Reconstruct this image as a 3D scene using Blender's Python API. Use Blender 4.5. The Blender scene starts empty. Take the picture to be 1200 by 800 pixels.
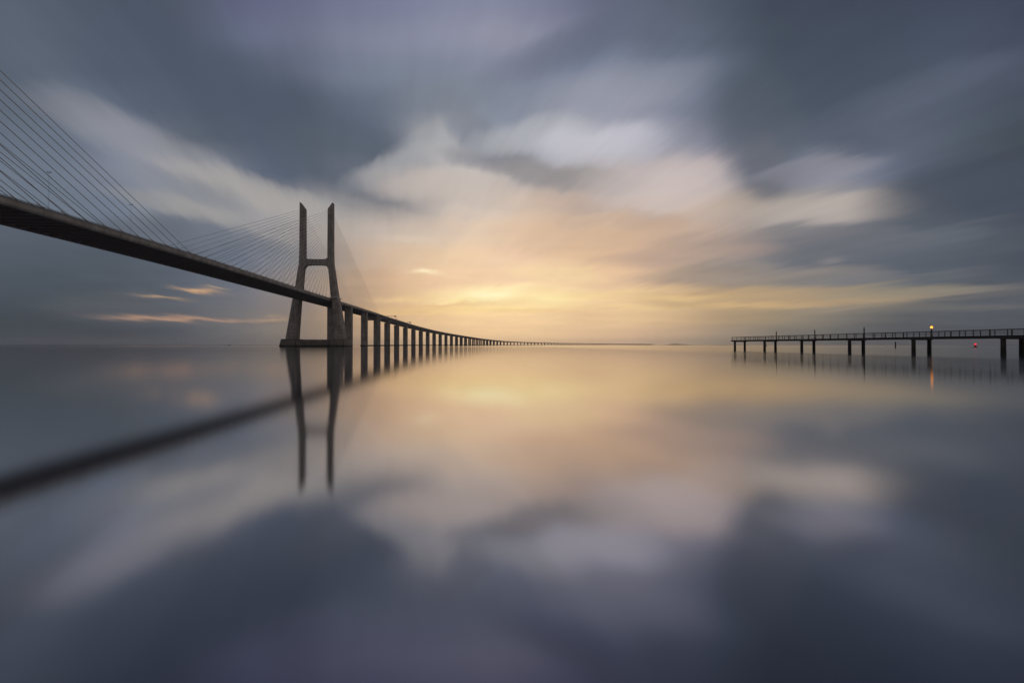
# ---- colours of the cloud cover (display red, green, blue 0-255) on a grid of directions
GX = [0, 75, 150, 225, 300, 375, 450, 525, 600, 675, 750, 825, 900, 975, 1050, 1125, 1200]
GY = [0, 40, 80, 120, 160, 200, 240, 270, 300, 330, 352, 372, 390, 402]
G = [
 [(85, 96, 109), (80, 90, 104), (77, 88, 106), (85, 93, 112), (104, 105, 138), (112, 113, 142), (123, 124, 151), (133, 133, 157), (132, 132, 155), (112, 113, 138), (93, 100, 118), (82, 92, 107), (67, 77, 93), (67, 76, 95), (66, 75, 95), (64, 72, 96), (62, 70, 91)],
 [(87, 98, 111), (82, 92, 107), (77, 88, 106), (83, 92, 112), (105, 112, 138), (118, 120, 143), (134, 134, 153), (143, 142, 159), (145, 143, 158), (122, 123, 144), (99, 106, 123), (90, 100, 116), (72, 83, 97), (72, 82, 98), (69, 79, 97), (70, 79, 100), (68, 77, 98)],
 [(90, 102, 114), (84, 95, 110), (79, 89, 107), (80, 89, 108), (91, 100, 120), (107, 115, 134), (120, 129, 143), (127, 134, 148), (134, 138, 153), (122, 130, 148), (111, 120, 137), (108, 118, 136), (84, 96, 108), (74, 84, 99), (74, 84, 100), (80, 90, 108), (76, 85, 104)],
 [(96, 107, 120), (96, 106, 120), (89, 100, 116), (82, 92, 108), (81, 92, 109), (91, 102, 117), (106, 116, 129), (131, 136, 143), (129, 136, 148), (136, 140, 152), (139, 140, 153), (127, 133, 148), (92, 102, 115), (77, 88, 102), (85, 95, 111), (82, 92, 108), (72, 82, 96)],
 [(102, 113, 126), (108, 119, 133), (117, 123, 137), (98, 105, 111), (86, 96, 112), (89, 100, 115), (107, 116, 128), (160, 160, 163), (140, 146, 156), (170, 170, 174), (182, 180, 189), (149, 148, 160), (106, 113, 125), (87, 95, 109), (92, 100, 116), (82, 92, 104), (69, 80, 88)],
 [(106, 118, 130), (111, 122, 135), (136, 139, 149), (151, 151, 156), (106, 114, 128), (98, 106, 120), (108, 112, 125), (181, 176, 176), (160, 158, 163), (160, 157, 159), (189, 179, 178), (185, 173, 174), (119, 122, 136), (138, 138, 148), (104, 111, 128), (81, 90, 104), (66, 74, 88)],
 [(104, 116, 127), (106, 118, 129), (122, 131, 142), (155, 154, 156), (169, 164, 162), (163, 160, 159), (160, 155, 154), (203, 191, 182), (208, 188, 172), (192, 171, 158), (201, 182, 170), (202, 182, 169), (162, 152, 143), (168, 160, 154), (140, 138, 138), (86, 94, 108), (69, 77, 91)],
 [(85, 95, 105), (87, 96, 106), (91, 101, 110), (106, 115, 125), (141, 142, 147), (171, 162, 156), (194, 180, 170), (216, 195, 176), (226, 198, 171), (220, 189, 159), (211, 182, 155), (188, 168, 156), (150, 143, 141), (125, 125, 131), (100, 103, 111), (77, 84, 96), (66, 73, 85)],
 [(79, 89, 99), (79, 89, 99), (82, 92, 101), (94, 103, 113), (116, 122, 130), (155, 147, 143), (207, 181, 158), (233, 202, 168), (241, 206, 174), (238, 202, 163), (222, 186, 155), (185, 165, 150), (138, 133, 138), (120, 122, 129), (90, 96, 106), (76, 84, 96), (68, 75, 87)],
 [(73, 84, 92), (73, 84, 93), (79, 88, 96), (93, 100, 109), (120, 119, 125), (162, 145, 132), (207, 174, 144), (239, 203, 166), (243, 208, 170), (239, 203, 164), (224, 188, 154), (184, 157, 131), (144, 135, 125), (119, 118, 121), (99, 103, 110), (91, 96, 102), (79, 86, 95)],
 [(67, 78, 87), (68, 79, 87), (74, 83, 91), (90, 95, 104), (122, 119, 123), (156, 138, 127), (205, 172, 140), (242, 208, 164), (247, 216, 171), (242, 207, 163), (232, 198, 155), (195, 167, 131), (172, 150, 119), (149, 136, 121), (124, 119, 111), (97, 98, 102), (85, 90, 96)],
 [(62, 73, 81), (63, 73, 82), (70, 79, 87), (90, 94, 100), (127, 121, 120), (155, 135, 119), (202, 168, 136), (235, 199, 155), (242, 207, 162), (234, 199, 156), (224, 190, 148), (190, 162, 129), (162, 144, 120), (143, 133, 119), (106, 104, 102), (88, 91, 95), (80, 85, 92)],
 [(58, 70, 80), (59, 70, 80), (66, 74, 82), (84, 89, 94), (116, 113, 112), (147, 130, 115), (195, 164, 134), (226, 192, 153), (234, 200, 158), (228, 193, 155), (214, 181, 148), (175, 152, 130), (134, 125, 114), (105, 104, 102), (84, 87, 91), (74, 79, 85), (69, 74, 81)],
 [(58, 68, 78), (58, 68, 78), (65, 73, 80), (81, 86, 92), (111, 108, 108), (140, 124, 113), (184, 156, 128), (217, 185, 152), (224, 191, 155), (219, 186, 152), (202, 172, 145), (161, 145, 126), (125, 116, 107), (96, 96, 95), (79, 82, 87), (70, 75, 82), (66, 70, 79)],
]
# single clouds and breaks: x, y, half length, half width, tilt, colour, strength
STROKES = [
 (300,140,170,50,-24,(80, 90, 107),.7), (410,185,70,30,-16,(89, 98, 111),.8), (445,213,55,20,-18,(102, 109, 122),.7),
 (190,182,130,19,-24,(152, 152, 158),.55), (300,225,90,14,-17,(169, 165, 162),.75), (225,222,60,13,-18,(125, 130, 140),.6),
 (235,250,90,9,-14,(159, 156, 153),.5), (230,276,80,14,-8,(106, 112, 124),.6),
 (482,190,60,15,22,(177, 176, 178),.5), (505,163,50,15,28,(169, 170, 174),.4), (530,213,70,14,8,(205, 195, 188),.6), (470,195,35,12,15,(163, 163, 167),.4), (525,225,70,20,-8,(195, 183, 175),.6),
 (540,106,60,14,6,(121, 129, 143),.5), (558,150,50,17,-50,(123, 129, 141),.75), (602,196,60,12,-12,(132, 133, 141),.8), (665,207,70,13,-4,(151, 145, 143),.65),
 (620,160,48,17,10,(187, 187, 191),.65), (700,166,60,20,6,(198, 196, 206),.65), (775,214,70,24,4,(206, 193, 190),.65), (720,110,90,24,14,(157, 158, 171),.5),
 (690,48,90,20,20,(94, 101, 119),.55), (895,150,40,55,0,(95, 102, 114),.75), (900,195,20,28,0,(105, 108, 118),.7),
 (1000,70,160,45,22,(72, 82, 98),.5), (1060,112,110,17,20,(93, 101, 118),.5), (960,196,60,10,10,(141, 140, 150),.6), (975,243,75,15,4,(184, 173, 167),.85),
 (1130,222,90,30,10,(71, 79, 92),.85), (900,290,110,20,3,(132, 128, 126),.6), (1080,287,120,24,3,(85, 93, 104),.8), (1130,262,50,3,7,(102, 107, 115),.35),
 (950,347,130,9,2,(171, 149, 123),.5), (1080,325,60,3.5,6,(106, 109, 114),.6), (1155,330,50,2.5,3,(79, 86, 95),.8), (1130,351,55,2.5,2,(80, 87, 95),.8), (1110,374,130,12,0,(81, 87, 95),.5),
 (930,283,110,14,2,(127, 124, 128),.75), (1020,290,90,17,4,(100, 105, 115),.75), (885,322,110,10,1,(143, 134, 128),.65), (990,328,60,7,2,(125, 123, 124),.5), (900,350,120,9,1,(194, 162, 122),.55), (1010,346,130,6,2,(168, 150, 127),.5), (1110,340,90,3.5,3,(139, 134, 127),.5), (1140,360,80,3,1,(125, 122, 118),.4), (1050,340,80,7,2,(143, 136, 119),.5), (1110,276,40,7,5,(106, 111, 119),.35), (200,362,120,16,-2,(107, 108, 113),.3), (700,257,40,8,4,(215, 190, 165),.5), (762,256,35,10,0,(187, 160, 142),.5),
 (595,350,75,13,2,(253, 227, 166),.7),
 (570,346,30,6.9,6,(255, 247, 200),1.0), (590,338,26,3,8,(255, 238, 185),.6), (548,352,22,4,3,(255, 233, 165),.6), (645,349,22,5,0,(255, 239, 180),.85), (499,320,12,2.4,-4,(255, 240, 200),.95), (525,323,25,2,-8,(246, 214, 172),.5), (700,345,70,4,4,(247, 216, 152),.5),
 (650,320,45,8,-6,(246, 218, 167),.5), (520,358,60,2.5,2,(222, 178, 131),.6), (620,363,70,2.5,-1,(230, 189, 138),.4), (485,282,26,5,-3,(220, 202, 182),.7), (575,282,18,5,0,(230, 207, 178),.7), (730,282,120,22,0,(207, 174, 150),.45),
 (231,339,20,2.2,-5,(207, 166, 126),.9), (189,349,22,1.8,-4,(184, 155, 124),.75), (253,335.5,10,1.5,-4,(184, 157, 128),.6), (185,372.5,48,2.6,-2,(184, 147, 124),.85), (245,374.5,40,1.9,-2,(181, 144, 122),.7), (318,374.5,20,1.9,1,(179, 150, 124),.7), (320,370,10,1.2,1,(168, 144, 124),.5), (270,379,40,1.6,0,(105, 104, 108),.5),
 (470,352,30,2.5,2,(240, 203, 146),.6), (585,338,16,2.5,3,(255, 233, 178),.6), (660,336,32,2.6,-3,(251, 224, 174),.5), (790,349,45,3,1,(240, 205, 146),.6), (860,357,70,3,0,(217, 182, 132),.6), (725,359,55,2.5,-1,(245, 213, 152),.5), (560,362,70,3,0,(248, 215, 147),.5), (470,366,50,3,1,(232, 194, 133),.5),
 (800,300,85,9,4,(178, 154, 141),.55), (840,327,75,5,3,(165, 149, 138),.5), (690,291,80,5,-2,(217, 183, 154),.4), (610,305,70,4,-3,(242, 210, 176),.4), (560,250,40,5,-8,(217, 200, 186),.4), (690,258,50,6,4,(196, 171, 154),.4), (960,318,50,4,4,(138, 132, 128),.4), (975,302,14,4,5,(154, 146, 144),.4),
]
STREAK = 0.22
HAZE = 2.6e-5
BAND = 0.42
import bpy, bmesh, math, random
import numpy as np
from mathutils import Vector

random.seed(7)
SC = bpy.context.scene
COL = SC.collection
R = math.radians

# ------------------------------------------------------------------ helpers
def lin(c):
    """Display colour 0-255 to scene linear."""
    out = []
    for k in c:
        k = k / 255.0
        out.append(k / 12.92 if k <= 0.04045 else ((k + 0.055) / 1.055) ** 2.4)
    return out

class MB:
    """Collects shapes and links them as one mesh object."""
    def __init__(self):
        self.v, self.f = [], []
    def add(self, vs, fs):
        o = len(self.v)
        self.v += [tuple(map(float, p)) for p in vs]
        self.f += [tuple(i + o for i in f) for f in fs]
    def hexa(self, b, t):
        """b, t: four corners each (same winding), bottom and top."""
        self.add(list(b) + list(t), [(3, 2, 1, 0), (4, 5, 6, 7), (0, 1, 5, 4), (1, 2, 6, 5), (2, 3, 7, 6), (3, 0, 4, 7)])
    def box(self, x0, x1, y0, y1, z0, z1):
        self.hexa([(x0, y0, z0), (x1, y0, z0), (x1, y1, z0), (x0, y1, z0)],
                  [(x0, y0, z1), (x1, y0, z1), (x1, y1, z1), (x0, y1, z1)])
    def loft(self, rings, cap=True):
        n = len(rings[0]); vs = [p for r in rings for p in r]; fs = []
        for k in range(len(rings) - 1):
            for i in range(n):
                j = (i + 1) % n
                fs.append((k*n+i, k*n+j, (k+1)*n+j, (k+1)*n+i))
        if cap:
            fs.append(tuple(reversed(range(n))))
            fs.append(tuple((len(rings)-1)*n + i for i in range(n)))
        self.add(vs, fs)
    def tube(self, a, b, r0, r1=None, n=6):
        a, b = Vector(a), Vector(b); r1 = r0 if r1 is None else r1
        d = (b - a).normalized()
        s = d.cross(Vector((0, 0, 1)))
        if s.length < 1e-4: s = Vector((1, 0, 0))
        s.normalize(); t = d.cross(s)
        ring = lambda c, r: [c + r * (math.cos(2*math.pi*i/n) * s + math.sin(2*math.pi*i/n) * t) for i in range(n)]
        self.loft([ring(a, r0), ring(b, r1)])
    def lathe(self, prof, n=12, c=(0, 0, 0)):
        self.loft([[(c[0]+r*math.cos(2*math.pi*i/n), c[1]+r*math.sin(2*math.pi*i/n), c[2]+z) for i in range(n)] for r, z in prof])
    def build(self, name, mat, parent=None, bevel=0, smooth=False):
        me = bpy.data.meshes.new(name)
        me.from_pydata(self.v, [], self.f); me.update()
        bm = bmesh.new(); bm.from_mesh(me)
        bmesh.ops.recalc_face_normals(bm, faces=bm.faces)
        if bevel:
            bmesh.ops.bevel(bm, geom=[e for e in bm.edges if len(e.link_faces) == 2 and e.calc_face_angle(0) > 0.6],
                            offset=bevel, segments=1, affect='EDGES', profile=0.5)
        bm.to_mesh(me); bm.free()
        if smooth:
            for p in me.polygons: p.use_smooth = True
        me.materials.append(mat)
        o = bpy.data.objects.new(name, me); COL.objects.link(o)
        if parent: o.parent = parent
        return o

def empty(name, loc=(0, 0, 0), rz=0, parent=None):
    o = bpy.data.objects.new(name, None); COL.objects.link(o)
    o.empty_display_size = 1; o.location = loc; o.rotation_euler = (0, 0, rz)
    if parent: o.parent = parent
    return o
def tag(o, label=None, cat=None, group=None, kind=None):
    if label: o['label'] = label
    if cat: o['category'] = cat
    if group: o['group'] = group
    if kind: o['kind'] = kind
    return o
def copy_tree(o, parent=None):
    c = o.copy(); COL.objects.link(c); c.parent = parent
    for ch in list(o.children): copy_tree(ch, c)
    return c

# ---------------------------------------------------------------- materials
def mat(name):
    m = bpy.data.materials.new(name); m.use_nodes = True
    nt = m.node_tree; nt.nodes.clear()
    out = nt.nodes.new('ShaderNodeOutputMaterial')
    return m, nt, out
def N(nt, t, **kw):
    n = nt.nodes.new(t)
    for k, v in kw.items(): setattr(n, k, v)
    return n
def MATH(nt, op, a, b=None, c=None, clamp=False):
    n = nt.nodes.new('ShaderNodeMath'); n.operation = op; n.use_clamp = clamp
    for i, x in enumerate((a, b, c)):
        if x is None: continue
        if isinstance(x, (int, float)): n.inputs[i].default_value = x
        else: nt.links.new(x, n.inputs[i])
    return n.outputs[0]
def MIX(nt, f, a, b, blend='MIX'):
    n = nt.nodes.new('ShaderNodeMix'); n.data_type = 'RGBA'; n.blend_type = blend; n.clamp_factor = True
    for i, x in ((0, f), (6, a), (7, b)):
        if isinstance(x, (int, float)): n.inputs[i].default_value = x
        elif isinstance(x, (tuple, list)): n.inputs[i].default_value = (*x[:3], 1)
        else: nt.links.new(x, n.inputs[i])
    return n.outputs[2]
def RAMP(nt, f, stops, interp='LINEAR'):
    n = nt.nodes.new('ShaderNodeValToRGB'); cr = n.color_ramp; cr.interpolation = interp
    while len(cr.elements) < len(stops): cr.elements.new(0.5)
    for e, (p, c) in zip(cr.elements, stops): e.position = p
    for e, (p, c) in zip(cr.elements, stops): e.color = (*c[:3], 1)
    nt.links.new(f, n.inputs[0])
    return n.outputs[0]

def concrete(name, base, tide=True, joints=3.2):
    m, nt, out = mat(name)
    b = N(nt, 'ShaderNodeBsdfPrincipled'); b.inputs['Roughness'].default_value = 0.88
    g = N(nt, 'ShaderNodeNewGeometry'); sx = N(nt, 'ShaderNodeSeparateXYZ'); nt.links.new(g.outputs['Position'], sx.inputs[0])
    mp = N(nt, 'ShaderNodeMapping'); mp.inputs['Scale'].default_value = (0.5, 0.5, 0.06); nt.links.new(g.outputs['Position'], mp.inputs[0])
    n1 = N(nt, 'ShaderNodeTexNoise'); n1.inputs['Scale'].default_value = 1.0; n1.inputs['Detail'].default_value = 6; nt.links.new(mp.outputs[0], n1.inputs[0])
    n2 = N(nt, 'ShaderNodeTexNoise'); n2.inputs['Scale'].default_value = 0.22; n2.inputs['Detail'].default_value = 8; nt.links.new(g.outputs['Position'], n2.inputs[0])
    c = RAMP(nt, n1.outputs[0], [(0.3, [x*0.66 for x in base]), (0.7, [x*1.15 for x in base])])
    c2 = RAMP(nt, n2.outputs[0], [(0.35, [0.72, 0.7, 0.68]), (0.65, [1.08, 1.08, 1.08])])
    col = MIX(nt, 1.0, c, c2, 'MULTIPLY')
    if joints:                                   # casting lifts
        fr = MATH(nt, 'FRACT', MATH(nt, 'DIVIDE', sx.outputs[2], joints))
        line = MATH(nt, 'LESS_THAN', fr, 0.12)
        col = MIX(nt, MATH(nt, 'MULTIPLY', line, 0.45), col, [x*0.4 for x in base])
    if tide:                                     # wet, weed grown band at the waterline
        z = MATH(nt, 'ADD', sx.outputs[2], MATH(nt, 'MULTIPLY', MATH(nt, 'SUBTRACT', n1.outputs[0], 0.5), 1.6))
        f = MATH(nt, 'SUBTRACT', 1.0, MATH(nt, 'DIVIDE', MATH(nt, 'SUBTRACT', z, 1.0), 1.0, clamp=True), clamp=True)
        col = MIX(nt, f, col, (0.018, 0.017, 0.014))
    nt.links.new(col, b.inputs['Base Color'])
    bp = N(nt, 'ShaderNodeBump'); bp.inputs['Strength'].default_value = 0.25; bp.inputs['Distance'].default_value = 0.1
    nt.links.new(n2.outputs[0], bp.inputs['Height']); nt.links.new(bp.outputs[0], b.inputs['Normal'])
    nt.links.new(b.outputs[0], out.inputs[0])
    return m
def plain(name, base, rough=0.6, metal=0.0, var=0.25, scale=2.0):
    m, nt, out = mat(name)
    b = N(nt, 'ShaderNodeBsdfPrincipled'); b.inputs['Roughness'].default_value = rough; b.inputs['Metallic'].default_value = metal
    g = N(nt, 'ShaderNodeNewGeometry')
    n1 = N(nt, 'ShaderNodeTexNoise'); n1.inputs['Scale'].default_value = scale; n1.inputs['Detail'].default_value = 5; nt.links.new(g.outputs['Position'], n1.inputs[0])
    c = RAMP(nt, n1.outputs[0], [(0.3, [x*(1-var) for x in base]), (0.7, [x*(1+var) for x in base])])
    nt.links.new(c, b.inputs['Base Color']); nt.links.new(b.outputs[0], out.inputs[0])
    return m
def glow(name, colr, strength):
    m, nt, out = mat(name)
    e = N(nt, 'ShaderNodeEmission'); e.inputs[0].default_value = (*colr, 1); e.inputs[1].default_value = strength
    nt.links.new(e.outputs[0], out.inputs[0]); return m

M_CONC = concrete('concrete', (0.225, 0.205, 0.19))
M_BASE = concrete('stained_base_concrete', (0.13, 0.12, 0.11))
M_DECK = concrete('deck_concrete', (0.23, 0.22, 0.212), tide=False, joints=0)
M_UNDER = plain('shade_toned_underside', (0.09, 0.083, 0.078), 0.7)  # deck underside: its shade is painted in as this dark base colour
M_STEEL = plain('dark_painted_steel', (0.07, 0.07, 0.07), 0.5)
M_STAY = plain('stay_sheath', (0.33, 0.32, 0.31), 0.45, var=0.05)
M_PILE = concrete('weathered_pile', (0.045, 0.036, 0.03), joints=0)
M_WOOD = plain('dark_wet_timber', (0.034, 0.028, 0.024), 0.75, var=0.4)
M_RAIL = plain('galvanised_rail', (0.07, 0.066, 0.062), 0.5, 0.3)
M_RED = plain('red_paint', (0.35, 0.02, 0.02), 0.5)
M_SIGN = plain('sign_back', (0.10, 0.10, 0.10), 0.5)
M_HULL = plain('boat_paint', (0.12, 0.12, 0.13), 0.5)
M_HILL = plain('far_land', (0.07, 0.075, 0.06), 0.9, var=0.5, scale=0.01)
M_LAMP = glow('lit_lamp', (1.0, 0.33, 0.04), 2.8)
M_REDLAMP = glow('red_beacon', (1.0, 0.03, 0.05), 1.6)

# ------------------------------------------------------------- camera
cam = bpy.data.cameras.new('camera'); CAM = bpy.data.objects.new('camera', cam); COL.objects.link(CAM)
F = 512.0                                        # focal length in units of 1/1200 of the frame width
CH = 1.7
cam.sensor_width = 36; cam.lens = 36 * F / 1200; cam.clip_end = 100000; cam.clip_start = 0.1
CAM.location = (0, 0, CH); CAM.rotation_euler = (R(90) + math.atan(4 / F), 0, 0)
SC.camera = CAM

# ------------------------------------------------------------- bridge axis
HEAD0 = -0.075
Y0 = 421.0
W2 = 13.5
def build_path():
    """Right hand edge of the deck from the near pylon outward, sampled every 2 m: arrays x, y, heading, chainage."""
    hy = [-2000, 640, 860, 1312, 1800, 2300, 2900, 3500, 20000]
    hh = [HEAD0, HEAD0, 0.0, 0.10, 0.13, 0.25, 0.42, 0.50, 0.50]
    step = 2.0
    x, y = -174.3, Y0; xs, ys, th, ss = [x], [y], [HEAD0], [0.0]; s = 0.0
    while s < 7700:
        h = np.interp(y, hy, hh); d = math.hypot(h, 1)
        x += h / d * step; y += step / d; s += step
        xs.append(x); ys.append(y); th.append(h); ss.append(s)
    return map(np.array, (xs, ys, th, ss))
PX, PY, PT, PS = build_path()
def frame(s):
    """Point on the right edge, unit tangent, unit right normal."""
    if s <= 0:
        d = math.hypot(HEAD0, 1); t = (HEAD0/d, 1/d)
        p = (-174.3 + t[0]*s, Y0 + t[1]*s)
    else:
        p = (np.interp(s, PS, PX), np.interp(s, PS, PY)); h = np.interp(s, PS, PT)
        d = math.hypot(h, 1); t = (h/d, 1/d)
    return p, t, (t[1], -t[0])
HS = [-640, -205, 0, 203, 370, 517, 682, 892, 1380, 1880, 2480, 3100, 9000]
HZ = [44, 47.5, 46.6, 46.3, 44.6, 41.2, 38.0, 34.6, 27.4, 21.0, 17.3, 15.5, 15.0]
_hs = np.arange(-700, 8000, 5.0); _hz = np.interp(_hs, HS, HZ)
_k = np.hanning(41); _k /= _k.sum()
_hz = np.convolve(np.pad(_hz, 20, mode='edge'), _k, mode='valid')
def top(s): return float(np.interp(s, _hs, _hz))          # top of the guard rail
def P(s, lat, dz):
    """World point at chainage s, lat metres right of the centre line, dz above the guard rail top."""
    p, t, n = frame(s); l = lat - W2
    return (p[0] + n[0]*l, p[1] + n[1]*l, top(s) + dz)

def loft_path(mb, ss, sec):
    mb.loft([[P(s, l, z) for l, z in sec] for s in ss])

# ------------------------------------------------------------- cable stayed bridge
SPAN0, SPAN1 = -407.0, 204.0
bridge = empty('cable_stayed_bridge', P(0, 0, -top(0)))
tag(bridge, 'long concrete cable stayed bridge with H shaped pylon, crossing in from the upper left', 'bridge')
def under(o, par):
    """Parent o to par, keeping the mesh where its world coordinates put it."""
    o.parent = par
    m = par.location.copy(); q = par.parent
    while q: m += q.location; q = q.parent
    o.location = -m if o.type == 'MESH' else o.location
    return o

mb = MB()
ss = list(np.arange(SPAN0 - 200, SPAN1 + 0.1, 9.4)); ss[-1] = SPAN1
loft_path(mb, ss, [(W2, -1.0), (W2, -2.35), (W2-0.45, -2.9), (W2-0.7, -2.9), (W2-0.7, -1.55), (-W2+0.7, -1.55), (-W2+0.7, -2.9), (-W2+0.45, -2.9), (-W2, -2.35), (-W2, -1.0)])
fb = MB()                                                       # soffit and floor beams, underside shade put into their dark colour
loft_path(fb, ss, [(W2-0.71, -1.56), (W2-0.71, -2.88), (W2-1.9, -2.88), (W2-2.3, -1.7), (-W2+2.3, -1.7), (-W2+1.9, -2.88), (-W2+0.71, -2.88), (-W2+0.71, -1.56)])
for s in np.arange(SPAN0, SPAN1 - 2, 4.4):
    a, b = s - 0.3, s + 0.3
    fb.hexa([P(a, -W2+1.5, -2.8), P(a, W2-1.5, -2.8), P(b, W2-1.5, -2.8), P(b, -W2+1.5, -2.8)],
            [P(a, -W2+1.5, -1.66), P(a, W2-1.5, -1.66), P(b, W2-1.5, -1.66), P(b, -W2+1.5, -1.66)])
deck = under(mb.build('deck', M_DECK), bridge)
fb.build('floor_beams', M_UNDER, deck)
def guard_rail(s0, s1, side, step, posts):
    mb = MB(); o = side * (W2 - 0.2)
    ss = list(np.arange(s0, s1, step)) + [s1]
    loft_path(mb, ss, [(o-0.2, -1.0), (o-0.12, -0.42), (o+0.12, -0.42), (o+0.2, -1.0)])
    for h in (-0.22, -0.03):
        loft_path(mb, ss, [(o-0.06, h-0.06), (o+0.06, h-0.06), (o+0.06, h+0.03), (o-0.06, h+0.03)])
    for s in np.arange(s0 + 1, s1, posts):
        a, b = s-0.04, s+0.04
        mb.hexa([P(a, o-0.05, -0.42), P(a, o+0.05, -0.42), P(b, o+0.05, -0.42), P(b, o-0.05, -0.42)],
                [P(a, o-0.05, -0.1), P(a, o+0.05, -0.1), P(b, o+0.05, -0.1), P(b, o-0.05, -0.1)])
    return mb.build('guard_rail', M_STEEL)
for side in (1, -1):
    g = guard_rail(SPAN0 - 200, SPAN1, side, 9.4, 2.5); g.parent = deck

# pylon, in its own coordinates: x to the right of the bridge axis, y along it, z up from the water
LEG = [(6.5, 27.0, 17.8, 12.0), (43.6, 21.6, 14.9, 9.0), (50.2, 19.8, 13.75, 8.4), (72.0, 16.9, 11.9, 7.4), (79.0, 15.75, 10.85, 7.0), (88.0, 15.45, 10.6, 6.8), (131.6, 15.5, 10.55, 5.4)]
def leg_mb(sd):
    mb = MB(); rings = []
    for z, o, i, d in LEG:
        c = 0.5 if z > 45 else 0.9
        rings.append([(sd*i, -d/2 + c, z), (sd*(i+c), -d/2, z), (sd*(o-c), -d/2, z), (sd*o, -d/2+c, z), (sd*o, d/2-c, z), (sd*(o-c), d/2, z), (sd*(i+c), d/2, z), (sd*i, d/2-c, z)])
    last = rings[-1]
    rings.append([(x, y, 131.9 + 6.3 * max(0.0, min(1.0, (abs(x) - 10.55) / 4.3))) for x, y, z in last])
    mb.loft(rings); return mb
def make_pylon():
    py = empty('pylon', (0, 0, 0), 0, bridge)
    for sd in (-1, 1): leg_mb(sd).build('leg', M_CONC, py)
    mb = MB(); n = 18; up, lo = [], []                            # crossbeam with haunched corners
    for k in range(n + 1):
        x = -11.7 + 23.4 * k / n; e = abs(x) / 11.7
        hz = max(0.0, (e - 0.72) / 0.28) ** 2
        up.append((x, 83.6 + 0.5*e*e + 3.2*hz)); lo.append((x, 78.4 - 0.7*e*e - 4.0*hz))
    mb.loft([[(x, yy, z) for x, z in up + lo[::-1]] for yy in (-2.9, 2.9)])
    mb.build('crossbeam', M_CONC, py)
    for sd in (-1, 1):                                            # a pile cap under each leg, with cut away ends
        cap = MB()
        b = [(sd*16.5, -11, -3), (sd*30.0, -11, -3), (sd*32.4, -8, -3), (sd*32.4, 8, -3), (sd*30.0, 11, -3), (sd*16.5, 11, -3)]
        t = [(sd*16.5, -10, 7.2), (sd*28.4, -10, 7.2), (sd*30.1, -7, 7.2), (sd*30.1, 7, 7.2), (sd*28.4, 10, 7.2), (sd*16.5, 10, 7.2)]
        cap.loft([b, t]); cap.build('pedestal', M_BASE, py)
    tb = MB(); tb.box(-16.45, 16.45, -8.2, 8.2, -3, 6.7); tb.build('tie_beam', M_BASE, py)
    for sd in (-1, 1):
        p = MB(); i = 13.9
        p.box(sd*(i-0.15), sd*(i+7.4), -6.6, -4.4, 46.4, 47.1); p.box(sd*(i+5.9), sd*(i+7.4), -4.4, 6.6, 46.4, 47.1)
        for a in np.arange(0, 7.5, 1.2): p.box(sd*(i+a-0.04), sd*(i+a+0.04), -6.55, -6.45, 47.1, 48.2)
        p.box(sd*i, sd*(i+7.3), -6.56, -6.44, 48.2, 48.3)
        p.build('access_platform', M_STAY, py)
    return py
pylon = make_pylon()
p0 = Vector(P(0, 0, -top(0)))
pylon.rotation_euler.z = math.atan(-HEAD0)
near = copy_tree(pylon, bridge)
near.location = Vector(P(SPAN0, 0, -top(SPAN0))) - p0
pylon['label'] = 'far pylon standing in open water'

def leg_at(s0, side, z, sgn):
    """Anchorage on a leg of the pylon at chainage s0."""
    p, t, n = frame(s0); lat = side * 13.0 - W2; al = sgn * 2.6
    return (p[0] + n[0]*lat + t[0]*al, p[1] + n[1]*lat + t[1]*al, z)
def stay(s0, sgn, side, i, mb):
    s = s0 + sgn * (14 + 8.25 * i)
    a = P(s, side * (W2 - 0.55), -0.9); b = leg_at(s0, side, 88 + 1.87*i, sgn)
    mb.tube(a, b, 0.113 if s0 else (0.095 if sgn < 0 else (0.075 if side > 0 else 0.05)), n=6)
    d = (Vector(b) - Vector(a)).normalized()
    mb.tube(Vector(a), Vector(a) + d*3.4, 0.22, n=6)               # anchor sleeve
jobs = [(0, -1, sd, i) for sd in (1, -1) for i in range(24)] + [(SPAN0, 1, sd, i) for sd in (1, -1) for i in range(10, 24)] + [(0, 1, 1, i) for i in range(24)]
rest = [(0, 1, -1, i) for i in range(24)] + [(SPAN0, 1, sd, i) for sd in (1, -1) for i in range(10)]
for j in jobs:
    mb = MB(); stay(*j, mb); under(mb.build('stay_cable', M_STAY, smooth=True), bridge)
mb = MB()
for j in rest: stay(*j, mb)
o = under(mb.build('stay_cable', M_STAY, smooth=True), bridge); o['kind'] = 'stuff'

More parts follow.
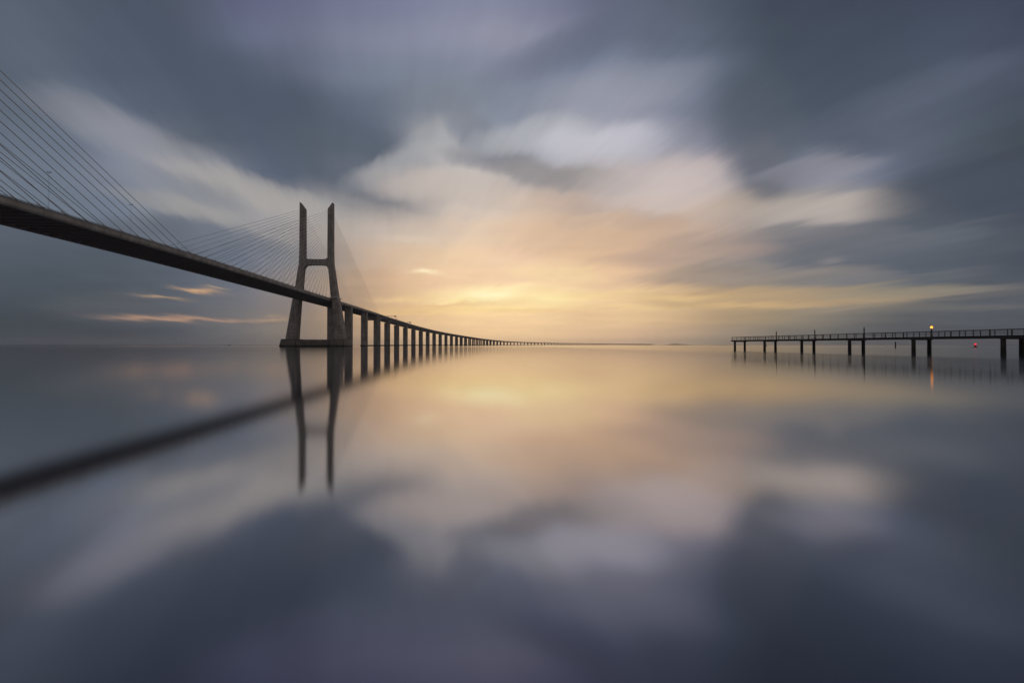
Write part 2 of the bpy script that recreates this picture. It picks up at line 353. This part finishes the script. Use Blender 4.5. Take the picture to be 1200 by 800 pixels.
# piers: each an empty with two columns (and below the viaduct two pile caps); unit high columns, scaled
def col_mesh(w, d):
    mb = MB(); c = 0.45
    sec = [(-w/2+c, -d/2), (w/2-c, -d/2), (w/2, -d/2+c), (w/2, d/2-c), (w/2-c, d/2), (-w/2+c, d/2), (-w/2, d/2-c), (-w/2, -d/2+c)]
    mb.loft([[(x, y, 0) for x, y in sec], [(x, y, 1) for x, y in sec]]); return mb
proto_col = {}
def pier(s, parent, w, d, off, dzt, cap=None, capbeam=None):
    p, t, n = frame(s)
    base = Vector(P(s, 0, -top(s)))
    e = empty('pier', base - parent.location, -math.atan2(t[0], t[1]), parent)
    h = top(s) + dzt
    for sd in (1, -1):
        if (w, d) in proto_col:
            o = proto_col[(w, d)].copy(); COL.objects.link(o); o.parent = e
        else:
            o = proto_col[(w, d)] = col_mesh(w, d).build('column', M_CONC, e)
        o.location = (sd*off, 0, -3); o.scale = (1, 1, h + 3)
    if cap:
        if cap in proto_col:
            c = proto_col[cap].copy(); COL.objects.link(c); c.parent = e
        else:
            mb = MB(); a, b, zt = cap
            q = [(-a, -b+2.2), (-a+2.2, -b), (a-2.2, -b), (a, -b+2.2), (a, b-2.2), (a-2.2, b), (-a+2.2, b), (-a, b-2.2)]
            mb.loft([[(x, y, -3) for x, y in q], [(x, y, zt) for x, y in q]])
            c = proto_col[cap] = mb.build('pile_cap', M_BASE, e)
    if capbeam:
        mb = MB(); a = off - w/2 - 0.003
        mb.hexa([(-a, -d/2+.3, h-capbeam), (a, -d/2+.3, h-capbeam), (a, d/2-.3, h-capbeam), (-a, d/2-.3, h-capbeam)],
                [(-a, -d/2+.3, h-.02), (a, -d/2+.3, h-.02), (a, d/2-.3, h-.02), (-a, d/2-.3, h-.02)])
        mb.build('cap_beam', M_CONC, e)
    return e
for s in (70, 138): pier(s, bridge, 8.0, 4.0, 9.4, -2.9)

# ------------------------------------------------------------- viaduct
via = empty('viaduct', P(SPAN1, 0, -top(SPAN1)))
tag(via, 'long low concrete viaduct on twin columns curving away to the bright horizon', 'viaduct')
pier(211, via, 5.4, 3.8, 10.6, -4.6, cap=(14.5, 5.0, 1.6), capbeam=4.6)
VEND = 7600.0
mb = MB(); ss = [SPAN1 + 0.15] + list(np.arange(SPAN1 + 20, VEND, 20.0))
loft_path(mb, ss, [(W2, -1.0), (W2, -1.9), (W2-3.2, -2.5), (W2-4.4, -4.6), (W2-8.8, -4.6), (W2-10.4, -2.4), (-W2+10.4, -2.4), (-W2+8.8, -4.6), (-W2+4.4, -4.6), (-W2+3.2, -2.5), (-W2, -1.9), (-W2, -1.0)])
vdeck = under(mb.build('deck', M_DECK), via)
for side in (1, -1):
    g = guard_rail(SPAN1 + 0.15, VEND - 12, side, 20.0, 5.0 if side > 0 else 10.0); g.parent = vdeck
vs = []; s = 211.0
while len(vs) < 98:
    s += 68 if len(vs) < 58 else 86
    if s > VEND - 40: break
    vs.append(s)
for s in vs: pier(s, via, 4.9, 3.6, 10.4, -4.6, cap=(14.5, 5.0, 1.6))

# gantries and lamps on the bridge
def gantry(s, l0, h, label):
    p, t, n = frame(s)
    e = empty('sign_gantry', P(s, W2 - 0.2, -0.4), -math.atan2(t[0], t[1]))
    tag(e, label, 'gantry', 'sign gantries over the viaduct')
    mb = MB()
    mb.box(-0.25, 0.25, -0.25, 0.25, -0.6, h); mb.build('post', M_STEEL, e)
    mb = MB()
    for z in (h, h+0.9): mb.box(-l0, 0.3, -0.2, 0.2, z, z+0.25)
    k = -l0
    while k < 0: mb.box(k, k+0.15, -0.15, 0.15, h+0.25, h+0.9); k += 1.6
    mb.build('truss', M_STEEL, e)
    mb = MB(); mb.box(-3.2, -0.4, -0.45, -0.25, h-0.5, h+1.6); mb.build('sign_panel', M_SIGN, e)
gantry(322, 17, 5.0, 'sign gantry above the viaduct nearest the pylon, with a long overhead arm')
gantry(440, 8, 3.0, 'smaller sign gantry on the viaduct farther from the pylon')
def lamp_post(s, lat, label):
    e = empty('street_lamp', P(s, lat, -1.0)); tag(e, label, 'street lamp', 'street lamps on the bridge deck')
    mb = MB(); mb.tube((0, 0, 0), (0, 0, 13.2), 0.035, 0.025); mb.build('pole', M_STEEL, e)
    mb = MB(); mb.tube((0, 0, 13.1), (-0.4, 0.05, 13.4), 0.05); mb.tube((0, 0, 13.1), (0.4, -0.05, 13.4), 0.05); mb.build('arm', M_STEEL, e)
    for sd in (-1, 1):
        mb = MB(); mb.box(sd*0.3, sd*0.75, -0.18, 0.18, 13.36, 13.58); mb.build('lamp_head', M_STEEL, e, bevel=0.05)
lamp_post(-276, W2 - 1.2, 'unlit twin armed lamp on the bridge deck closest to the left edge of the photo')
lamp_post(-241.5, W2 - 1.2, 'unlit twin armed lamp on the bridge deck just short of midspan')

# ------------------------------------------------------------- jetty on the right
jet = empty('jetty', (82, 85, 0)); tag(jet, 'dark narrow jetty on paired piles with open railings at right', 'jetty')
JX = lambda y: 90 - 0.0977 * y
JT = Vector((-0.0977, 1, 0)).normalized(); JN = Vector((JT.y, -JT.x, 0))
def J(y, lat, z): return (JX(y) + JN.x*lat, y + JN.y*lat, z)
def jbar(mb, y0, y1, l0, l1, z0, z1):
    mb.hexa([J(y0, l0, z0), J(y0, l1, z0), J(y1, l1, z0), J(y1, l0, z0)], [J(y0, l0, z1), J(y0, l1, z1), J(y1, l1, z1), J(y1, l0, z1)])
YA, YB = 27.0, 144.3
mb = MB()
jbar(mb, YA, YB, -3.75, -3.45, 2.78, 3.18); jbar(mb, YA, YB, 0.15, 0.45, 2.78, 3.18)
y = YA
while y < YB - 0.2:
    jbar(mb, y, y + 0.185, -3.8, 0.5, 3.184, 3.25); y += 0.2
jdeck = under(mb.build('deck', M_WOOD), jet)
rows = [28.2 + 14.3*k for k in range(9)]
for y in rows:
    y = min(y, 142.6)
    mb = MB(); jbar(mb, y-0.2, y+0.2, -3.9, 0.4, 2.62, 2.776); under(mb.build('crosshead', M_WOOD), jet)
    for lat in (-3.5, -0.1):
        mb = MB(); x, yy, _ = J(y, lat, 0)
        mb.tube((x, yy, -2), (x, yy, 2.618), 0.36, 0.32, n=12); under(mb.build('pile', M_PILE, smooth=False), jet)
for lat in (-3.72, 0.42):
    mb = MB()
    for z, r in ((4.22, 0.045), (3.9, 0.022), (3.6, 0.022)):
        jbar(mb, YA, YB, lat-r, lat+r, z-r, z+r)
    y = YA + 0.1; k = 0
    while y < YB:
        w = 0.05 if k % 4 else 0.075
        jbar(mb, y-w, y+w, lat-w+0.001, lat+w-0.001, 3.25, 4.215 if k % 4 else 4.26); y += 2.38 if k % 3 else 2.1; k += 1
    under(mb.build('railing', M_RAIL), jet)
mb = MB(); jbar(mb, YB-0.05, YB+0.03, -3.72, 0.42, 4.18, 4.26); jbar(mb, YB-0.03, YB+0.02, -3.72, 0.42, 3.7, 3.74); under(mb.build('end_rail', M_RAIL), jet)

def jetty_lamp(y, top_z, lit, label):
    x, yy, _ = J(y, 0.42, 0)
    e = empty('lamp_post', (x, yy, 3.25)); tag(e, label, 'lamp post', 'lamp posts along the jetty')
    mb = MB(); h = top_z - 3.25
    mb.lathe([(0.17, -0.3), (0.17, 0.35), (0.12, 0.5), (0.115, h - (0.45 if lit else 0.5))], 10); mb.build('pole', M_WOOD, e, smooth=False)
    if lit:
        mb = MB(); mb.lathe([(0.07, h-0.46), (0.13, h-0.38), (0.13, h-0.34)], 10); mb.build('collar', M_WOOD, e)
        mb = MB(); mb.lathe([(0.1, h-0.335), (0.18, h-0.24), (0.21, h-0.1), (0.17, h+0.05), (0.07, h+0.12)], 14); mb.build('lamp', M_LAMP, e, smooth=True)
        mb = MB(); mb.lathe([(0.14, h+0.125), (0.02, h+0.2)], 12); mb.build('cap', M_WOOD, e)
    else:
        mb = MB(); mb.lathe([(0.13, h-0.5), (0.15, h-0.35), (0.08, h-0.05), (0.03, h+0.25)], 10); mb.build('finial', M_WOOD, e)
jetty_lamp(128.6, 5.55, False, 'thin unlit jetty lamp post farthest out towards the jetty tip')
jetty_lamp(114.3, 5.55, False, 'middle of the three dark unlit posts on the jetty')
jetty_lamp(100.0, 5.65, False, 'tallest looking unlit post on the jetty, next to the lit lamp')
jetty_lamp(85.4, 5.25, True, 'jetty post whose orange lamp is lit')

# ------------------------------------------------------------- marks in the water
def at(px, Y): return ((px - 600) / F * Y, Y, 0)
e = empty('marker_post', at(1049.4, 249)); tag(e, 'dark wooden marker post standing in the water behind the jetty', 'post')
mb = MB(); mb.lathe([(0.3, -2), (0.3, 3.0), (0.22, 3.3), (0.05, 3.55)], 10); mb.build('post', M_PILE, e)
mb = MB(); mb.lathe([(0.36, 2.2), (0.36, 2.5)], 10); mb.build('band', M_STEEL, e)
e = empty('buoy', at(1143, 280)); tag(e, 'red lit buoy floating behind the jetty at far right', 'buoy')
mb = MB(); mb.lathe([(0.7, -0.7), (1.15, -0.2), (1.2, 0.25), (0.9, 0.5)], 16); mb.build('float', M_STEEL, e)
mb = MB(); mb.lathe([(0.55, 0.5), (0.42, 1.7)], 12); mb.build('tower', M_RED, e)
mb = MB(); mb.lathe([(0.2, 1.705), (0.5, 1.95), (0.5, 2.3), (0.2, 2.6)], 12); mb.build('lamp', M_REDLAMP, e, smooth=True)
e = empty('channel_marker', at(898, 470)); tag(e, 'tiny grey channel marker seen under the outer end of the jetty', 'marker')
mb = MB(); mb.lathe([(0.9, -0.5), (0.9, 0.4), (0.5, 0.6)], 12); mb.build('float', M_STEEL, e)
mb = MB(); mb.tube((0, 0, 0.6), (0, 0, 3.0), 0.2, 0.12); mb.build('mast', M_STEEL, e)
mb = MB(); mb.lathe([(0.1, 3.0), (0.42, 3.3), (0.1, 3.7)], 10); mb.build('topmark', M_STEEL, e)
e = empty('boat', at(269, 1500), R(80)); tag(e, 'tiny dark boat on the horizon left of the pylon', 'boat')
mb = MB()
mb.loft([[(-1.1, -4, 0.2), (1.1, -4, 0.2), (1.3, -4, 1.5), (-1.3, -4, 1.5)], [(-1.3, 0, -0.3), (1.3, 0, -0.3), (1.6, 0, 1.4), (-1.6, 0, 1.4)], [(-0.1, 4.5, 0.5), (0.1, 4.5, 0.5), (0.15, 4.8, 2.1), (-0.15, 4.8, 2.1)]])
mb.build('hull', M_HULL, e)
mb = MB(); mb.box(-1.0, 1.0, -2.2, 1.0, 1.42, 3.6); mb.build('cabin', M_HULL, e, bevel=0.15)
mb = MB(); mb.tube((0, -0.5, 3.6), (0, -0.5, 5.6), 0.1, 0.05); mb.build('mast', M_STEEL, e)

# ------------------------------------------------------------- setting
EXT = 14000.0
mb = MB(); mb.add([(-EXT, -1500, 0), (EXT, -1500, 0), (EXT, EXT, 0), (-EXT, EXT, 0)], [(0, 1, 2, 3)])
def water_mat():
    m, nt, out = mat('still_water')
    lw = N(nt, 'ShaderNodeLayerWeight'); lw.inputs['Blend'].default_value = 0.5
    f = lw.outputs['Facing']                                     # 1 when seen along the surface
    tint = RAMP(nt, f, [(0.36, (0.235, 0.225, 0.26)), (0.50, (0.335, 0.325, 0.36)), (0.63, (0.53, 0.51, 0.53)), (0.80, (0.70, 0.68, 0.675)), (1.0, (0.82, 0.80, 0.785))])
    g = N(nt, 'ShaderNodeBsdfGlossy', distribution='BECKMANN'); g.inputs['Roughness'].default_value = WATER_ROUGH
    nt.links.new(tint, g.inputs['Color'])
    d = N(nt, 'ShaderNodeBsdfDiffuse'); d.inputs[0].default_value = (0.012, 0.014, 0.02, 1)
    geo = N(nt, 'ShaderNodeNewGeometry')
    mp = N(nt, 'ShaderNodeMapping'); mp.inputs['Scale'].default_value = (0.05, 0.02, 1); nt.links.new(geo.outputs['Position'], mp.inputs[0])
    n1 = N(nt, 'ShaderNodeTexNoise'); n1.inputs['Scale'].default_value = 1; n1.inputs['Detail'].default_value = 3; nt.links.new(mp.outputs[0], n1.inputs[0])
    rr = N(nt, 'ShaderNodeMapRange'); rr.inputs[3].default_value = WATER_ROUGH*0.9; rr.inputs[4].default_value = WATER_ROUGH*1.15
    nt.links.new(n1.outputs[0], rr.inputs[0])
    sx = N(nt, 'ShaderNodeSeparateXYZ'); nt.links.new(geo.outputs['Position'], sx.inputs[0])
    def ramp_up(x, a, b):
        q = N(nt, 'ShaderNodeMapRange', interpolation_type='SMOOTHSTEP'); nt.links.new(x, q.inputs[0])
        q.inputs[1].default_value = a; q.inputs[2].default_value = b; return q.outputs[0]
    more = MATH(nt, 'MULTIPLY_ADD', ramp_up(sx.outputs[0], 22, 60), 0.9, 1.0)      # wind-ruffled water round the jetty
    more = MATH(nt, 'MULTIPLY_ADD', ramp_up(sx.outputs[1], 60, 500), 0.45, more)   # and far out in the river
    nt.links.new(MATH(nt, 'MULTIPLY', rr.outputs[0], more), g.inputs['Roughness'])
    ad = N(nt, 'ShaderNodeAddShader'); nt.links.new(g.outputs[0], ad.inputs[0]); nt.links.new(d.outputs[0], ad.inputs[1])
    nt.links.new(ad.outputs[0], out.inputs[0]); return m
WATER_ROUGH = 0.088
tag(mb.build('water', water_mat()), 'smooth still river water mirroring the clouded sunset sky', 'water', kind='structure')

def shore(name, pts, depth, label):
    """A low ridge: pts = (x, y, height) along its foot."""
    mb = MB()
    mb.loft([[(x, y, -0.5), (x, y, h*0.25), (x, y+depth*0.35, h*0.85), (x, y+depth*0.5, h), (x, y+depth, -0.5)] for x, y, h in pts])
    tag(mb.build(name, M_HILL, smooth=True), label, 'hill' if name == 'hill' else 'shore', kind='structure')
rs = random.Random(3); YF = 9500.0
pts = []
for k in range(121):
    px = -60 + 1320 * k / 120
    h = 1.5 + 2*rs.random() + (3 if px < 340 else 0) + (4 if px > 830 else 0) * rs.random()
    pts.append(((px-600)/F*YF, YF, h))
shore('far_shore', pts, 600, 'thin dark line of far shore along the horizon')
pts = []
for k in range(41):
    px = 772 + 50 * k / 40
    h = 0.5 + 21*math.exp(-((px-795)/9.0)**2) + 8*math.exp(-((px-808)/7.0)**2) + rs.random()*0.8
    pts.append(((px-600)/F*9100, 9100, h))
shore('hill', pts, 380, 'low rounded hill on the far shore at the end of the viaduct')

# ------------------------------------------------------------- sky
world = bpy.data.worlds.new('World'); SC.world = world; world.use_nodes = True
nt = world.node_tree; nt.nodes.clear()
wout = N(nt, 'ShaderNodeOutputWorld')
tc = N(nt, 'ShaderNodeTexCoord'); sep = N(nt, 'ShaderNodeSeparateXYZ'); nt.links.new(tc.outputs['Generated'], sep.inputs[0])
X, Y, Z = sep.outputs
yc = MATH(nt, 'MAXIMUM', Y, 0.08)
u0 = MATH(nt, 'DIVIDE', X, yc); v0 = MATH(nt, 'MAXIMUM', MATH(nt, 'DIVIDE', Z, yc), 0.0)
# wind-drawn cloud texture on a flat layer overhead, drifting towards the horizon in front
zz = MATH(nt, 'ADD', MATH(nt, 'MAXIMUM', Z, 0.0), 0.07)
ca = MATH(nt, 'DIVIDE', MATH(nt, 'MULTIPLY_ADD', Y, 0.3, X), zz); cb = MATH(nt, 'DIVIDE', Y, zz)
def cloud_noise(sa, sb, detail, off, rough=0.55):
    c = N(nt, 'ShaderNodeCombineXYZ'); c.inputs[2].default_value = off
    nt.links.new(MATH(nt, 'MULTIPLY', ca, sa), c.inputs[0]); nt.links.new(MATH(nt, 'MULTIPLY', cb, sb), c.inputs[1])
    n = N(nt, 'ShaderNodeTexNoise'); n.inputs['Scale'].default_value = 1; n.inputs['Detail'].default_value = detail; n.inputs['Roughness'].default_value = rough
    nt.links.new(c.outputs[0], n.inputs[0]); return n
w = cloud_noise(2.6, 0.5, 6, 3.1, 0.6)
ws = N(nt, 'ShaderNodeSeparateColor'); nt.links.new(w.outputs['Color'], ws.inputs[0])
hi = MATH(nt, 'DIVIDE', v0, 0.45, clamp=True)
u = MATH(nt, 'ADD', u0, MATH(nt, 'MULTIPLY', MATH(nt, 'MULTIPLY', MATH(nt, 'SUBTRACT', ws.outputs[0], 0.5), 0.10), hi))
v = MATH(nt, 'ADD', v0, MATH(nt, 'MULTIPLY', MATH(nt, 'MULTIPLY', MATH(nt, 'SUBTRACT', ws.outputs[1], 0.5), 0.10), MATH(nt, 'ADD', MATH(nt, 'MULTIPLY', hi, 0.9), 0.1)))
hz = N(nt, 'ShaderNodeCombineXYZ'); nt.links.new(MATH(nt, 'MULTIPLY', u0, 4.5), hz.inputs[0]); nt.links.new(MATH(nt, 'MULTIPLY', v0, 55.0), hz.inputs[1])
hn = N(nt, 'ShaderNodeTexNoise'); hn.inputs['Scale'].default_value = 1; hn.inputs['Detail'].default_value = 5; nt.links.new(hz.outputs[0], hn.inputs[0])
low = MATH(nt, 'MULTIPLY', MATH(nt, 'SUBTRACT', 1.0, MATH(nt, 'DIVIDE', v0, 0.3, clamp=True)), MATH(nt, 'DIVIDE', v0, 0.05, clamp=True))
v = MATH(nt, 'MULTIPLY_ADD', MATH(nt, 'MULTIPLY', MATH(nt, 'SUBTRACT', hn.outputs[0], 0.5), 0.014), low, v)
U = lambda x: (x - 600) / F
V = lambda y: (404 - y) / F
uf = MATH(nt, 'DIVIDE', MATH(nt, 'SUBTRACT', u, U(0)), U(1200) - U(0), clamp=True)
def slate(c):
    """Pull the cool cloud colours towards one slate grey blue."""
    l = 0.25*c[0] + 0.6*c[1] + 0.15*c[2]
    k = max(0.0, min(1.0, (c[2] - c[0]) / l * 4)) * 0.4
    t = (0.84*l, 0.97*l, 1.36*l)
    return [a*(1-k) + b*k for a, b in zip(c, t)]
col = None; prev = None
for yv, row in sorted(zip(GY, G), key=lambda a: -a[0]):          # from the horizon up
    cs = [slate(lin(h)) for h in row]
    r = RAMP(nt, uf, [(x / 1200.0, c) for x, c in zip(GX, cs)], 'CARDINAL')
    if col is None: col = r
    else:
        mr = N(nt, 'ShaderNodeMapRange', interpolation_type='SMOOTHSTEP'); nt.links.new(v, mr.inputs[0])
        mr.inputs[1].default_value = V(prev); mr.inputs[2].default_value = V(yv)
        col = MIX(nt, mr.outputs[0], col, r)
    prev = yv
uv = N(nt, 'ShaderNodeCombineXYZ'); nt.links.new(u, uv.inputs[0]); nt.links.new(v, uv.inputs[1])
uvs = uv.outputs[0]
for q, (x, y, sx, sy, ang, hx, al) in enumerate(STROKES):        # single clouds and breaks in the cloud
    if q % 6 == 0:            # a link back to the colour so far keeps the shader compiler's stack short
        ch = N(nt, 'ShaderNodeVectorMath', operation='MULTIPLY_ADD'); nt.links.new(col, ch.inputs[0])
        ch.inputs[1].default_value = (1e-7, 1e-7, 0); nt.links.new(uv.outputs[0], ch.inputs[2]); uvs = ch.outputs[0]
    mp = N(nt, 'ShaderNodeMapping', vector_type='TEXTURE')
    mp.inputs['Location'].default_value = (U(x), V(y), 0); mp.inputs['Rotation'].default_value = (0, 0, R(ang)); mp.inputs['Scale'].default_value = (sx/F, sy/F, 1)
    nt.links.new(uvs, mp.inputs[0])
    dt = N(nt, 'ShaderNodeVectorMath', operation='DOT_PRODUCT'); nt.links.new(mp.outputs[0], dt.inputs[0]); nt.links.new(mp.outputs[0], dt.inputs[1])
    if sy < 7:
        f = MATH(nt, 'MULTIPLY', MATH(nt, 'POWER', 0.45, dt.outputs['Value']), al)
    else:
        g = N(nt, 'ShaderNodeMapRange', interpolation_type='SMOOTHSTEP'); nt.links.new(dt.outputs['Value'], g.inputs[0])
        g.inputs[1].default_value = 2.8; g.inputs[2].default_value = 0.0; g.inputs[3].default_value = 0.0; g.inputs[4].default_value = al
        f = g.outputs[0]
    col = MIX(nt, f, col, lin(hx))
st = cloud_noise(6.5, 0.75, 5, 11.7, 0.6)
k1 = MATH(nt, 'ADD', 1.0, MATH(nt, 'MULTIPLY', MATH(nt, 'MULTIPLY', MATH(nt, 'SUBTRACT', st.outputs[0], 0.5), STREAK), MATH(nt, 'ADD', MATH(nt, 'MULTIPLY', hi, 0.8), 0.2)))
k2 = MATH(nt, 'ADD', 1.0, MATH(nt, 'MULTIPLY', MATH(nt, 'MULTIPLY', MATH(nt, 'SUBTRACT', hn.outputs[0], 0.5), 0.35), low))
bd = cloud_noise(2.3, 0.38, 4, 27.3, 0.6)
k1 = MATH(nt, 'MULTIPLY', k1, MATH(nt, 'ADD', 1.0, MATH(nt, 'MULTIPLY', MATH(nt, 'MULTIPLY', MATH(nt, 'SUBTRACT', bd.outputs[0], 0.5), BAND), hi)))
sc = N(nt, 'ShaderNodeVectorMath', operation='SCALE'); nt.links.new(col, sc.inputs[0]); nt.links.new(MATH(nt, 'MULTIPLY', k1, k2), sc.inputs['Scale'])
# the sky away from the sunset: plain cloud, unseen, raised to light the facing sides
bk = N(nt, 'ShaderNodeMapRange', interpolation_type='SMOOTHSTEP'); nt.links.new(Y, bk.inputs[0]); bk.inputs[1].default_value = 0.05; bk.inputs[2].default_value = 0.5
rear = RAMP(nt, MATH(nt, 'MAXIMUM', Z, 0.0), [(0.0, lin((123, 120, 118))), (0.35, lin((119, 119, 124))), (1.0, lin((100, 104, 120)))])
rear = MIX(nt, MATH(nt, 'MULTIPLY', MATH(nt, 'MULTIPLY_ADD', X, 0.6, 0.3, clamp=True), 0.8), rear, lin((198, 187, 176)))   # unseen sky made paler at right, added to light right-hand faces
cl = MIX(nt, bk.outputs[0], rear, sc.outputs[0])
SUN_AZ, SUN_EL = math.atan2(570 - 600, F), math.atan2(404 - 348, F)
sky = N(nt, 'ShaderNodeTexSky', sky_type='NISHITA'); sky.sun_disc = False; sky.sun_elevation = SUN_EL; sky.sun_rotation = SUN_AZ
b1 = N(nt, 'ShaderNodeBackground'); b1.inputs[1].default_value = 0.06; nt.links.new(sky.outputs[0], b1.inputs[0])
b2 = N(nt, 'ShaderNodeBackground'); b2.inputs[1].default_value = 1.0; nt.links.new(cl, b2.inputs[0])
ms = N(nt, 'ShaderNodeMixShader'); ms.inputs[0].default_value = 0.975                       # cloud cover
nt.links.new(b1.outputs[0], ms.inputs[1]); nt.links.new(b2.outputs[0], ms.inputs[2]); nt.links.new(ms.outputs[0], wout.inputs[0])

sun = bpy.data.lights.new('sun', 'SUN'); sun.energy = 0.0004; sun.angle = R(10); sun.color = (1.0, 0.8, 0.55)
so = bpy.data.objects.new('sun', sun); COL.objects.link(so)
sd = Vector((math.sin(SUN_AZ)*math.cos(SUN_EL), math.cos(SUN_AZ)*math.cos(SUN_EL), math.sin(SUN_EL)))
so.rotation_euler = (-sd).to_track_quat('-Z', 'Y').to_euler(); so.location = (0, 200, 200)

# ------------------------------------------------------------- air
if HAZE > 0:
    mb = MB(); mb.box(-EXT-100, EXT+100, -1600, EXT+100, -6, 152)
    m, nt, out = mat('haze_air')
    pv = N(nt, 'ShaderNodeVolumePrincipled'); pv.inputs['Color'].default_value = (0.78, 0.76, 0.75, 1)
    pv.inputs['Density'].default_value = HAZE; pv.inputs['Anisotropy'].default_value = 0.55
    nt.links.new(pv.outputs[0], out.inputs['Volume'])
    o = mb.build('haze', m); tag(o, 'thin warm haze lying over the water', 'haze', kind='stuff')

# ------------------------------------------------------------- render settings
SC.view_settings.view_transform = 'Standard'; SC.view_settings.look = 'None'; SC.view_settings.exposure = 0; SC.view_settings.gamma = 1
SC.render.engine = 'CYCLES'
SC.cycles.use_denoising = True
SC.cycles.max_bounces = 6; SC.cycles.volume_bounces = 1
SC.cycles.sample_clamp_indirect = 8
SC.cycles.filter_width = 1.5
